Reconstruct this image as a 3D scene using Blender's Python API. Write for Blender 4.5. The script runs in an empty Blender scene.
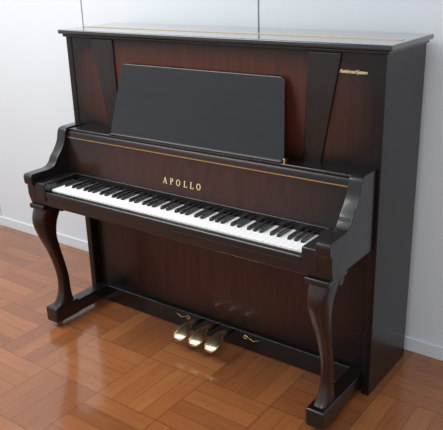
import bpy, bmesh, math, random
from mathutils import Vector, Matrix
random.seed(3)
W=1.475; H=1.295; D=.344
scene=bpy.context.scene
scene.view_settings.view_transform='Standard'

# ---------------------------------------------------------------- materials
def newmat(name):
    m=bpy.data.materials.new(name); m.use_nodes=True
    nt=m.node_tree; b=nt.nodes['Principled BSDF']
    return m,nt,b
def simple(name,col,rough=.4,metal=0,coat=0,spec=.5):
    m,nt,b=newmat(name)
    b.inputs['Base Color'].default_value=(*col,1); b.inputs['Roughness'].default_value=rough
    b.inputs['Metallic'].default_value=metal; b.inputs['Coat Weight'].default_value=coat
    b.inputs['Coat Roughness'].default_value=.12
    b.inputs['Specular IOR Level'].default_value=spec
    n=nt.nodes.new('ShaderNodeTexNoise'); n.inputs['Scale'].default_value=40
    mr=nt.nodes.new('ShaderNodeMapRange'); mr.inputs['To Min'].default_value=max(0,rough-.04); mr.inputs['To Max'].default_value=rough+.04
    nt.links.new(n.outputs['Fac'],mr.inputs['Value']); nt.links.new(mr.outputs['Result'],b.inputs['Roughness'])
    return m
def wood(name,c1,c2,edge=None,rough=.3,ax='z',pw=3.0,coat=.6,crough=.1,spec=.5):
    """stained wood; edge=(r,g,b) gives shaded (sunburst) borders of the panel"""
    m,nt,b=newmat(name); N=nt.nodes; L=nt.links
    tc=N.new('ShaderNodeTexCoord'); mp=N.new('ShaderNodeMapping')
    sc={'z':(26,26,2.2),'x':(2.2,26,26),'y':(26,2.2,26)}[ax]
    mp.inputs['Scale'].default_value=sc
    L.new(tc.outputs['Object'],mp.inputs['Vector'])
    n=N.new('ShaderNodeTexNoise'); n.inputs['Scale'].default_value=1.6; n.inputs['Detail'].default_value=7; n.inputs['Distortion'].default_value=.7
    L.new(mp.outputs['Vector'],n.inputs['Vector'])
    r=N.new('ShaderNodeValToRGB'); r.color_ramp.elements[0].position=.25; r.color_ramp.elements[1].position=.78
    r.color_ramp.elements[0].color=(*c1,1); r.color_ramp.elements[1].color=(*c2,1)
    L.new(n.outputs['Fac'],r.inputs['Fac']); out=r.outputs['Color']
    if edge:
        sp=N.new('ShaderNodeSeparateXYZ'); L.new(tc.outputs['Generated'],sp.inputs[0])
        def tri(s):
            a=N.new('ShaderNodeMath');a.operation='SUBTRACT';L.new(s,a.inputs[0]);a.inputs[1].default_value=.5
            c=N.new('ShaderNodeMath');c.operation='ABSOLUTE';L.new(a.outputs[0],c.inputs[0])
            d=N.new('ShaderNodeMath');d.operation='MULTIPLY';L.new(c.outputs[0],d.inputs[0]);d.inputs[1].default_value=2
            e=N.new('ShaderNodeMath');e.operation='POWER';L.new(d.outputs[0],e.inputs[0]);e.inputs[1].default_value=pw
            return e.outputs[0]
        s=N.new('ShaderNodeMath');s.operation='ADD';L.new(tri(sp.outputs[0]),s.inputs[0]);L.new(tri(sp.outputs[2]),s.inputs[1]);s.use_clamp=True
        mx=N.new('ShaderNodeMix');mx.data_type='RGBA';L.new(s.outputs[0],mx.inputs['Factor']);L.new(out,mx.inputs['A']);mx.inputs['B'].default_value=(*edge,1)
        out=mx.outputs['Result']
    L.new(out,b.inputs['Base Color'])
    b.inputs['Specular IOR Level'].default_value=spec
    b.inputs['Roughness'].default_value=rough; b.inputs['Coat Weight'].default_value=coat; b.inputs['Coat Roughness'].default_value=crough
    return m
DARK=wood('dark_stained_wood',(.003,.002,.002),(.007,.004,.004),rough=.28,coat=.35)
PIL=wood('pilaster_wood',(.008,.003,.002),(.014,.006,.004),rough=.3,coat=.3,spec=.4)
LIDM=wood('lid_wood',(.004,.003,.003),(.008,.005,.005),rough=.14,coat=1,crough=.06,ax='x')
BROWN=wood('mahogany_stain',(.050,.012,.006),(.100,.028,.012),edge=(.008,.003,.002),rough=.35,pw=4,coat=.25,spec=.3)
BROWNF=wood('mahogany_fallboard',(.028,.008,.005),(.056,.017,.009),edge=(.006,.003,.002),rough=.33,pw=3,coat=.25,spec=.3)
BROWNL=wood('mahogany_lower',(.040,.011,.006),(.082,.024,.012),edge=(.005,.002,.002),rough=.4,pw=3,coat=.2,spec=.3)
SIDE=wood('side_wood',(.004,.0025,.002),(.010,.005,.004),rough=.32,coat=.15,spec=.32)
DESK=wood('desk_wood',(.004,.004,.006),(.007,.007,.008),rough=.22,ax='x',coat=.35)
LEGM=wood('leg_wood',(.012,.003,.002),(.028,.008,.005),rough=.3,coat=.3,spec=.4)
BRASS=simple('brass',(.80,.56,.24),.25,1)
LBRASS=simple('hinge_brass',(.80,.66,.42),.3,1)
CHROME=simple('pedal_metal',(.93,.78,.52),.24,1)
WHITE=simple('ivory_white',(.90,.90,.89),.2,0,.5)
BLACK=simple('ebony_black',(.01,.01,.011),.25,0,.4)
GOLD=simple('gold_lettering',(.9,.72,.40),.4,.4)
FELT=simple('dark_red_felt',(.04,.006,.006),.9)

# ---------------------------------------------------------------- mesh helpers
piano=bpy.data.objects.new('upright_piano',None); scene.collection.objects.link(piano)
def obj(name,bm,mat,parent=piano,bevel=0,seg=2,smooth=False):
    bmesh.ops.recalc_face_normals(bm,faces=bm.faces)
    me=bpy.data.meshes.new(name); bm.to_mesh(me); bm.free()
    o=bpy.data.objects.new(name,me); scene.collection.objects.link(o); me.materials.append(mat)
    if parent: o.parent=parent
    if smooth:
        for p in me.polygons: p.use_smooth=True
    if bevel:
        md=o.modifiers.new('b','BEVEL'); md.width=bevel; md.segments=seg; md.limit_method='ANGLE'; md.angle_limit=math.radians(35)
        for p in me.polygons: p.use_smooth=True
        w=o.modifiers.new('wn','WEIGHTED_NORMAL')
    return o
def addbox(bm,x0,x1,y0,y1,z0,z1):
    vs=[bm.verts.new((x,y,z)) for x in(x0,x1) for y in(y0,y1) for z in(z0,z1)]
    for f in((0,1,3,2),(4,6,7,5),(0,4,5,1),(2,3,7,6),(0,2,6,4),(1,5,7,3)): bm.faces.new([vs[i] for i in f])
def box(name,x0,x1,y0,y1,z0,z1,mat,bevel=.003,**k):
    bm=bmesh.new(); addbox(bm,x0,x1,y0,y1,z0,z1); return obj(name,bm,mat,bevel=bevel,**k)
def prism(name,poly,a0,a1,mat,axis='x',bevel=.003,**k):
    bm=bmesh.new()
    def P(p,a): return (a,p[0],p[1]) if axis=='x' else (p[0],a,p[1])
    A=[bm.verts.new(P(p,a0)) for p in poly]; B=[bm.verts.new(P(p,a1)) for p in poly]
    bm.faces.new(A); bm.faces.new(B[::-1]); n=len(poly)
    for i in range(n): bm.faces.new([A[i],A[(i+1)%n],B[(i+1)%n],B[i]])
    return obj(name,bm,mat,bevel=bevel,**k)
def spline(pts,n=6):
    out=[]
    for i in range(len(pts)-1):
        p0=pts[max(i-1,0)];p1=pts[i];p2=pts[i+1];p3=pts[min(i+2,len(pts)-1)]
        for j in range(n):
            t=j/n
            out.append(tuple(.5*((2*b)+(-a+c)*t+(2*a-5*b+4*c-d)*t*t+(-a+3*b-3*c+d)*t**3) for a,b,c,d in zip(p0,p1,p2,p3)))
    out.append(tuple(pts[-1])); return out

# ---------------------------------------------------------------- case
for nm,x0 in(('side_panel_l',0),('side_panel_r',W-.032)):
    box(nm,x0,x0+.032,-D,0,0,1.268,SIDE,bevel=.004)
box('lid',-.0236,W+.0236,-D-.022,0,1.277,H,LIDM,bevel=.005,seg=3)
box('lid_moulding',-.010,W+.010,-D-.010,-.001,1.264,1.278,DARK,bevel=.005)
box('lid_hinge',.0,W,-.235,-.205,H-.0005,H+.002,LBRASS,bevel=0)
box('back_board',.03,W-.03,-.03,-.002,.05,1.268,SIDE)
YF=-D+.004
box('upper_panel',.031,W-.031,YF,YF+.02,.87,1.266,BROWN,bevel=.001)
def pil(name,x0t,x1t,x0b,x1b):
    prism(name,[(x0b,.882),(x1b,.882),(x1t,1.262),(x0t,1.262)],YF-.008,YF+.004,PIL,axis='y',bevel=.004)
pil('pilaster_l',.155,.280,.222,.292); pil('pilaster_r',W-.280,W-.155,W-.292,W-.222)
fb=[(-.33,.84),(-.33,.882),(-.425,.880),(-.440,.874),(-.447,.862),(-.449,.845),(-.452,.82),(-.460,.76),(-.466,.715),(-.472,.692),(-.470,.680),(-.455,.676),(-.44,.69),(-.42,.84)]
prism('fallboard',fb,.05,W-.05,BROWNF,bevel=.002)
prism('fallboard_base',[(-.4735,.700),(-.4745,.676),(-.46,.672),(-.455,.70)],.055,W-.055,DARK,bevel=.002)
box('shelf',.031,W-.031,-.435,-D+.01,.874,.886,DARK,bevel=.004)
box('fallboard_hinge',.055,W-.055,-.4514,-.445,.8485,.852,BRASS,bevel=0)
prof=[(-.335,.60),(-.335,.892)]+spline([(-.43,.892),(-.452,.885),(-.462,.865),(-.470,.835),(-.492,.80),(-.515,.775),(-.530,.752),(-.548,.738),(-.575,.734)],4)+[(-.655,.734),(-.668,.728),(-.670,.715),(-.668,.69),(-.655,.682),(-.655,.64),(-.645,.60)]
for nm,x0,x1 in(('arm_l',.012,.062),('arm_r',W-.062,W-.012)):
    prism(nm,prof,x0,x1,DARK,bevel=.004)
for nm,x0,x1 in(('key_block_l',.06,.122),('key_block_r',W-.122,W-.06)):
    box(nm,x0,x1,-.655,-.45,.62,.700,DARK,bevel=.006)
box('keybed',.014,W-.014,-.648,-.32,.598,.645,DARK,bevel=.006)
box('key_slip',.12,W-.12,-.652,-.622,.635,.664,DARK,bevel=.006,seg=3)
box('key_felt',.124,W-.124,-.475,-.46,.64,.673,FELT,bevel=0)
L0=(W-1.225)/2; pitch=1.225/52
bm=bmesh.new()
for i in range(52):
    x0=L0+i*pitch+.0005; x1=L0+(i+1)*pitch-.0005
    addbox(bm,x0,x1,-.619,-.463,.647,.668)
kb=obj('white_keys',bm,WHITE,bevel=.0008,seg=2)
bm=bmesh.new(); order='ABCDEFG'
for i in range(51):
    l=order[i%7]
    if l in 'BE': continue
    off={'A':.002,'C':-.0025,'D':.0025,'F':-.003,'G':0}[l]
    xc=L0+(i+1)*pitch+off; w=.0060
    v=[bm.verts.new(c) for c in((xc-w,-.565,.665),(xc+w,-.565,.665),(xc+w,-.463,.665),(xc-w,-.463,.665),(xc-w+.001,-.559,.680),(xc+w-.001,-.559,.680),(xc+w-.001,-.463,.681),(xc-w+.001,-.463,.681))]
    for f in((0,3,2,1),(4,5,6,7),(0,1,5,4),(1,2,6,5),(2,3,7,6),(3,0,4,7)): bm.faces.new([v[j] for j in f])
obj('black_keys',bm,BLACK,bevel=.001)
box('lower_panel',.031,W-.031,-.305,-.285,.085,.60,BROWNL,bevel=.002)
box('bottom_rail',.031,W-.031,-.325,-.29,.0,.085,DARK,bevel=.004)
# music desk
bt=[(.305,.888),(1.15,.888),(1.115,1.172),(.345,1.172)]
def roundpoly(P,r,n=5):
    out=[]
    for i,p in enumerate(P):
        a=Vector(P[i-1])-Vector(p); b=Vector(P[(i+1)%len(P)])-Vector(p); a.normalize(); b.normalize(); p=Vector(p)
        for k in range(n+1):
            t=k/n; out.append(tuple((p+a*r*(1-t)**2+b*r*t**2)))
    return out
bm=bmesh.new(); rp=roundpoly(bt,.018)
def dy(z): return -.425+(z-.888)/(1.172-.888)*.062
A=[bm.verts.new((x,dy(z),z)) for x,z in rp]; B=[bm.verts.new((x,dy(z)+.013,z)) for x,z in rp]
bm.faces.new(A); bm.faces.new(B[::-1])
for i in range(len(rp)): j=(i+1)%len(rp); bm.faces.new([A[i],A[j],B[j],B[i]])
obj('music_desk',bm,DESK,bevel=.003)
box('desk_ledge',.31,1.145,-.436,-.41,.884,.894,DARK,bevel=.003)
box('desk_bracket',1.15,1.158,-.43,-.41,.884,.902,BRASS,bevel=.001)
def leg(name,xc):
    rows=spline([(.598,-.652,-.535,.040),(.575,-.662,-.540,.040),(.54,-.676,-.556,.037),(.50,-.676,-.574,.033),(.44,-.656,-.582,.028),(.37,-.626,-.569,.023),(.29,-.602,-.550,.019),(.22,-.590,-.538,.018),(.16,-.594,-.536,.019),(.12,-.612,-.532,.023),(.09,-.640,-.526,.028)],6)
    bm=bmesh.new(); prev=None; n=20
    for z,yf,yb,hw in rows:
        ring=[]
        for k in range(n):
            a=2*math.pi*k/n; c,s=math.cos(a),math.sin(a)
            sx=math.copysign(abs(c)**.6,c); sy=math.copysign(abs(s)**.6,s)
            ring.append(bm.verts.new((xc+hw*sx,(yf+yb)/2+(yb-yf)/2*sy,z)))
        if prev:
            for k in range(n): bm.faces.new([prev[k],prev[(k+1)%n],ring[(k+1)%n],ring[k]])
        else: bm.faces.new(ring)
        prev=ring
    bm.faces.new(prev[::-1])
    obj(name,bm,LEGM,smooth=True)
for s_,xc in(('l',.062),('r',W-.062)):
    leg('leg_'+s_,xc)
    box('leg_cap_'+s_,xc-.044,xc+.044,-.662,-.525,.578,.60,DARK,bevel=.005)
    box('foot_block_'+s_,xc-.036,xc+.036,-.655,-.515,.028,.10,DARK,bevel=.008,seg=3)
    box('foot_bar_'+s_,xc-.03,xc+.03,-.52,-.30,.028,.088,DARK,bevel=.005)
    bm=bmesh.new(); bmesh.ops.create_cone(bm,cap_ends=True,segments=28,radius1=.020,radius2=.020,depth=.066,matrix=Matrix.Translation((xc,-.545,.560))@Matrix.Rotation(math.pi/2,4,'Y'))
    obj('leg_scroll_'+s_,bm,LEGM,bevel=.003)
    bm=bmesh.new(); bmesh.ops.create_cone(bm,cap_ends=True,segments=20,radius1=.016,radius2=.016,depth=.02,matrix=Matrix.Translation((xc,-.615,.016))@Matrix.Rotation(math.pi/2,4,'Y'))
    obj('caster_'+s_,bm,BRASS,bevel=.002)
def loft(name,rows,mat,xc,n=14):
    bm=bmesh.new(); prev=None
    for y,hw,z,t in spline(rows,4):
        ring=[bm.verts.new((xc+hw*math.copysign(abs(math.cos(a))**.6,math.cos(a)),y,z+t*math.copysign(abs(math.sin(a))**.6,math.sin(a)))) for a in[2*math.pi*k/n for k in range(n)]]
        if prev:
            for k in range(n): bm.faces.new([prev[k],prev[(k+1)%n],ring[(k+1)%n],ring[k]])
        else: bm.faces.new(ring)
        prev=ring
    bm.faces.new(prev[::-1]); obj(name,bm,mat,smooth=True)
for i,xc in enumerate((.675,.757,.84)):
    loft('pedal_shank_%d'%(i+1),[(-.30,.009,.070,.008),(-.36,.009,.078,.008),(-.42,.010,.084,.008)],DARK,xc)
    loft('pedal_%d'%(i+1),[(-.375,.010,.088,.011),(-.405,.015,.092,.012),(-.43,.024,.089,.012),(-.458,.032,.081,.011),(-.485,.031,.070,.010),(-.502,.018,.062,.007)],CHROME,xc)
def curl(name,xc,sgn):
    pts=[]
    for k in range(26):
        t=k/25; a=t*2.6*math.pi; r=.004+.012*t
        pts.append((xc+sgn*(.0+r*math.cos(a)),-.328,.062+.6*r*math.sin(a)))
    pts+=[(xc+sgn*(.04),-.328,.054),(xc+sgn*.07,-.328,.066)]
    c=bpy.data.curves.new(name,'CURVE'); c.dimensions='3D'; c.bevel_depth=.0012; sp=c.splines.new('POLY'); sp.points.add(len(pts)-1)
    for q_,p in zip(sp.points,pts): q_.co=(*p,1)
    o=bpy.data.objects.new(name,c); scene.collection.objects.link(o); bpy.context.view_layer.update()
    me=bpy.data.meshes.new_from_object(o); bpy.data.objects.remove(o)
    o=bpy.data.objects.new(name,me); scene.collection.objects.link(o); o.parent=piano; me.materials.clear(); me.materials.append(BRASS)
curl('brass_curl_l',.60,-1); curl('brass_curl_r',.905,1)
# lettering
def quad(bm,a,b,t):
    a=Vector(a);b=Vector(b);d=(b-a).normalized();n=Vector((-d.y,d.x))*t/2
    bm.faces.new([bm.verts.new((p.x,0,p.y)) for p in(a-n,b-n,b+n,a+n)])
def ring(bm,cx,cy,rx,ry,tx,ty,a0=0,a1=360,n=24):
    P=[]
    for k in range(n+1):
        a=math.radians(a0+(a1-a0)*k/n); P.append((bm.verts.new((cx+rx*math.cos(a),0,cy+ry*math.sin(a))),bm.verts.new((cx+(rx-tx)*math.cos(a),0,cy+(ry-ty)*math.sin(a)))))
    for k in range(n): bm.faces.new([P[k][0],P[k+1][0],P[k+1][1],P[k][1]])
bm=bmesh.new(); T=.17; t=.10
def put(ch,x):
    if ch=='A':
        quad(bm,(x+.12,0),(x+.42,1),t); quad(bm,(x+.42,1),(x+.74,0),T); quad(bm,(x+.22,.34),(x+.64,.34),t)
        quad(bm,(x,.03),(x+.26,.03),.08); quad(bm,(x+.56,.03),(x+.9,.03),.08)
    if ch=='P':
        quad(bm,(x+.2,0),(x+.2,1),T); quad(bm,(x+.04,.03),(x+.4,.03),.08); quad(bm,(x+.04,.97),(x+.4,.97),.08); ring(bm,x+.32,.72,.34,.28,T,t,-90,90)
    if ch=='O': ring(bm,x+.42,.5,.42,.52,T,t)
    if ch=='L':
        quad(bm,(x+.2,0),(x+.2,1),T); quad(bm,(x+.04,.03),(x+.72,.03),t); quad(bm,(x+.04,.97),(x+.4,.97),.08); quad(bm,(x+.69,.0),(x+.69,.26),.08)
xx=0
for ch,adv in zip('APOLLO',(1.42,1.26,1.48,1.26,1.26,.84)): put(ch,xx); xx+=adv
o=obj('fallboard_lettering',bm,GOLD)
S=.0250
for v in o.data.vertices: v.co=Vector(((v.co.x-xx/2)*S,0,v.co.z*S))
o.location=(.712,-.4650,.736); o.rotation_euler=(math.radians(-7),0,0)
def text(name,s,size,loc,rx,sp=1,shear=0,ext=.0006,off=0):
    c=bpy.data.curves.new(name,'FONT'); c.body=s; c.size=size; c.align_x='CENTER'; c.space_character=sp; c.shear=shear; c.extrude=ext; c.offset=off
    o=bpy.data.objects.new(name+'_c',c); scene.collection.objects.link(o)
    bpy.context.view_layer.update()
    me=bpy.data.meshes.new_from_object(o); bpy.data.objects.remove(o)
    o=bpy.data.objects.new(name,me); scene.collection.objects.link(o); o.parent=piano
    o.location=loc; o.rotation_euler=(rx,0,0); me.materials.clear(); me.materials.append(GOLD)
text('panel_lettering','Reinforced System',.016,(1.36,YF-.0008,1.198),math.radians(90),shear=.4,off=.0002,sp=.83)

# ---------------------------------------------------------------- room
def floor_mat():
    m,nt,b=newmat('parquet'); N=nt.nodes; L=nt.links
    tc=N.new('ShaderNodeTexCoord'); sp=N.new('ShaderNodeSeparateXYZ'); L.new(tc.outputs['Object'],sp.inputs[0])
    T=.30; S=4
    def M(op,a,b_=None,c=None):
        n=N.new('ShaderNodeMath'); n.operation=op
        for i,v in enumerate((a,b_,c)):
            if v is None: continue
            if isinstance(v,(int,float)): n.inputs[i].default_value=v
            else: L.new(v,n.inputs[i])
        return n.outputs[0]
    x=M('DIVIDE',sp.outputs[0],T); y=M('DIVIDE',sp.outputs[1],T)
    ix=M('FLOOR',x); iy=M('FLOOR',y); fx=M('FRACT',x); fy=M('FRACT',y)
    par=M('FLOORED_MODULO',M('ADD',ix,iy),2)
    u=M('ADD',M('MULTIPLY',par,fx),M('MULTIPLY',M('SUBTRACT',1,par),fy))
    v=M('ADD',M('MULTIPLY',par,fy),M('MULTIPLY',M('SUBTRACT',1,par),fx))
    us=M('MULTIPLY',u,S); si=M('FLOOR',us); sf=M('FRACT',us)
    cb=N.new('ShaderNodeCombineXYZ'); L.new(ix,cb.inputs[0]);L.new(iy,cb.inputs[1]);L.new(si,cb.inputs[2])
    wn=N.new('ShaderNodeTexWhiteNoise'); L.new(cb.outputs[0],wn.inputs['Vector'])
    cb2=N.new('ShaderNodeCombineXYZ'); L.new(ix,cb2.inputs[0]);L.new(iy,cb2.inputs[1])
    wn2=N.new('ShaderNodeTexWhiteNoise'); L.new(cb2.outputs[0],wn2.inputs['Vector'])
    g=N.new('ShaderNodeCombineXYZ'); L.new(M('MULTIPLY',us,5),g.inputs[0]); L.new(M('MULTIPLY',v,2),g.inputs[1]); L.new(M('ADD',M('MULTIPLY',wn.outputs['Value'],40),M('MULTIPLY',wn2.outputs['Value'],91)),g.inputs[2])
    nz=N.new('ShaderNodeTexNoise'); nz.inputs['Scale'].default_value=1; nz.inputs['Detail'].default_value=4; L.new(g.outputs[0],nz.inputs['Vector'])
    f=M('ADD',M('ADD',M('MULTIPLY',wn.outputs['Value'],.36),M('MULTIPLY',wn2.outputs['Value'],.14)),M('MULTIPLY',nz.outputs['Fac'],.48))
    f=M('ADD',f,M('MULTIPLY',par,.02))
    r=N.new('ShaderNodeValToRGB'); e=r.color_ramp.elements
    e[0].position=.1; e[0].color=(.17,.055,.018,1); e[1].position=.95; e[1].color=(.37,.150,.052,1)
    k=e.new(.55); k.color=(.27,.094,.030,1)
    L.new(f,r.inputs['Fac'])
    gap=M('MAXIMUM',M('LESS_THAN',M('MINIMUM',sf,M('SUBTRACT',1,sf)),.016),M('LESS_THAN',M('MINIMUM',M('MINIMUM',fx,M('SUBTRACT',1,fx)),M('MINIMUM',fy,M('SUBTRACT',1,fy))),.006))
    mx=N.new('ShaderNodeMix'); mx.data_type='RGBA'; L.new(M('MULTIPLY',gap,.65),mx.inputs['Factor']); L.new(r.outputs['Color'],mx.inputs['A']); mx.inputs['B'].default_value=(.07,.024,.010,1)
    L.new(mx.outputs['Result'],b.inputs['Base Color'])
    b.inputs['Roughness'].default_value=.2; b.inputs['Coat Weight'].default_value=.45; b.inputs['Coat Roughness'].default_value=.07
    return m
def wall_mat():
    m,nt,b=newmat('painted_wall'); N=nt.nodes; L=nt.links
    n=N.new('ShaderNodeTexNoise'); n.inputs['Scale'].default_value=3
    r=N.new('ShaderNodeValToRGB'); r.color_ramp.elements[0].color=(.63,.67,.71,1); r.color_ramp.elements[1].color=(.67,.705,.74,1)
    L.new(n.outputs['Fac'],r.inputs['Fac']); L.new(r.outputs['Color'],b.inputs['Base Color']); b.inputs['Roughness'].default_value=.5
    return m
FL=floor_mat(); WL=wall_mat(); BB=simple('baseboard_paint',(.64,.67,.70),.5); JT=simple('joint_gap',(.10,.11,.13),.8)
YW=.05
box('floor',-4,5,-6,YW+.1,-.1,0,FL,bevel=0,parent=None)
wall=bpy.data.objects.new('wall_back',None); scene.collection.objects.link(wall)
xs=[-4.03,-3.1,-2.17,-1.24,-.31,.74,1.79,2.84,3.9,5]
for i in range(len(xs)-1):
    box('wall_sheet_%d'%i,xs[i]+.004,xs[i+1]-.004,YW,YW+.03,0,2.6,WL,bevel=.001,parent=wall)
box('joint_backing',-4.03,5,YW+.012,YW+.1,0,2.6,JT,bevel=0,parent=wall)
box('baseboard_back',-4.03,5,YW-.008,YW,0,.06,BB,bevel=.002,parent=None)

# ---------------------------------------------------------------- light
w=bpy.data.worlds.new('room_light'); scene.world=w; w.use_nodes=True
w.node_tree.nodes['Background'].inputs[0].default_value=(.88,.94,1,1); w.node_tree.nodes['Background'].inputs[1].default_value=.78
def area(name,loc,size,sy,en,rot=(0,0,0),col=(1,.99,.97)):
    l=bpy.data.lights.new(name,'AREA'); l.shape='RECTANGLE'; l.size=size; l.size_y=sy; l.energy=en; l.color=col
    o=bpy.data.objects.new(name,l); scene.collection.objects.link(o); o.location=loc; o.rotation_euler=rot
area('ceiling_light',(-.7,-1.5,2.6),2.0,1.6,82)
area('ceiling_light.001',(2.2,-2.2,2.6),1.6,1.2,28)

# ---------------------------------------------------------------- camera
cam=bpy.data.cameras.new('camera'); co=bpy.data.objects.new('camera',cam); scene.collection.objects.link(co)
cam.sensor_width=36; cam.lens=681.04/443*36
M=Matrix.Rotation(.6407,4,'Z')@Matrix.Rotation(1.2123,4,'X')@Matrix.Rotation(-.0310,4,'Z')
M.translation=Vector((2.3381,-2.3908,1.5560)); co.matrix_world=M
scene.camera=co
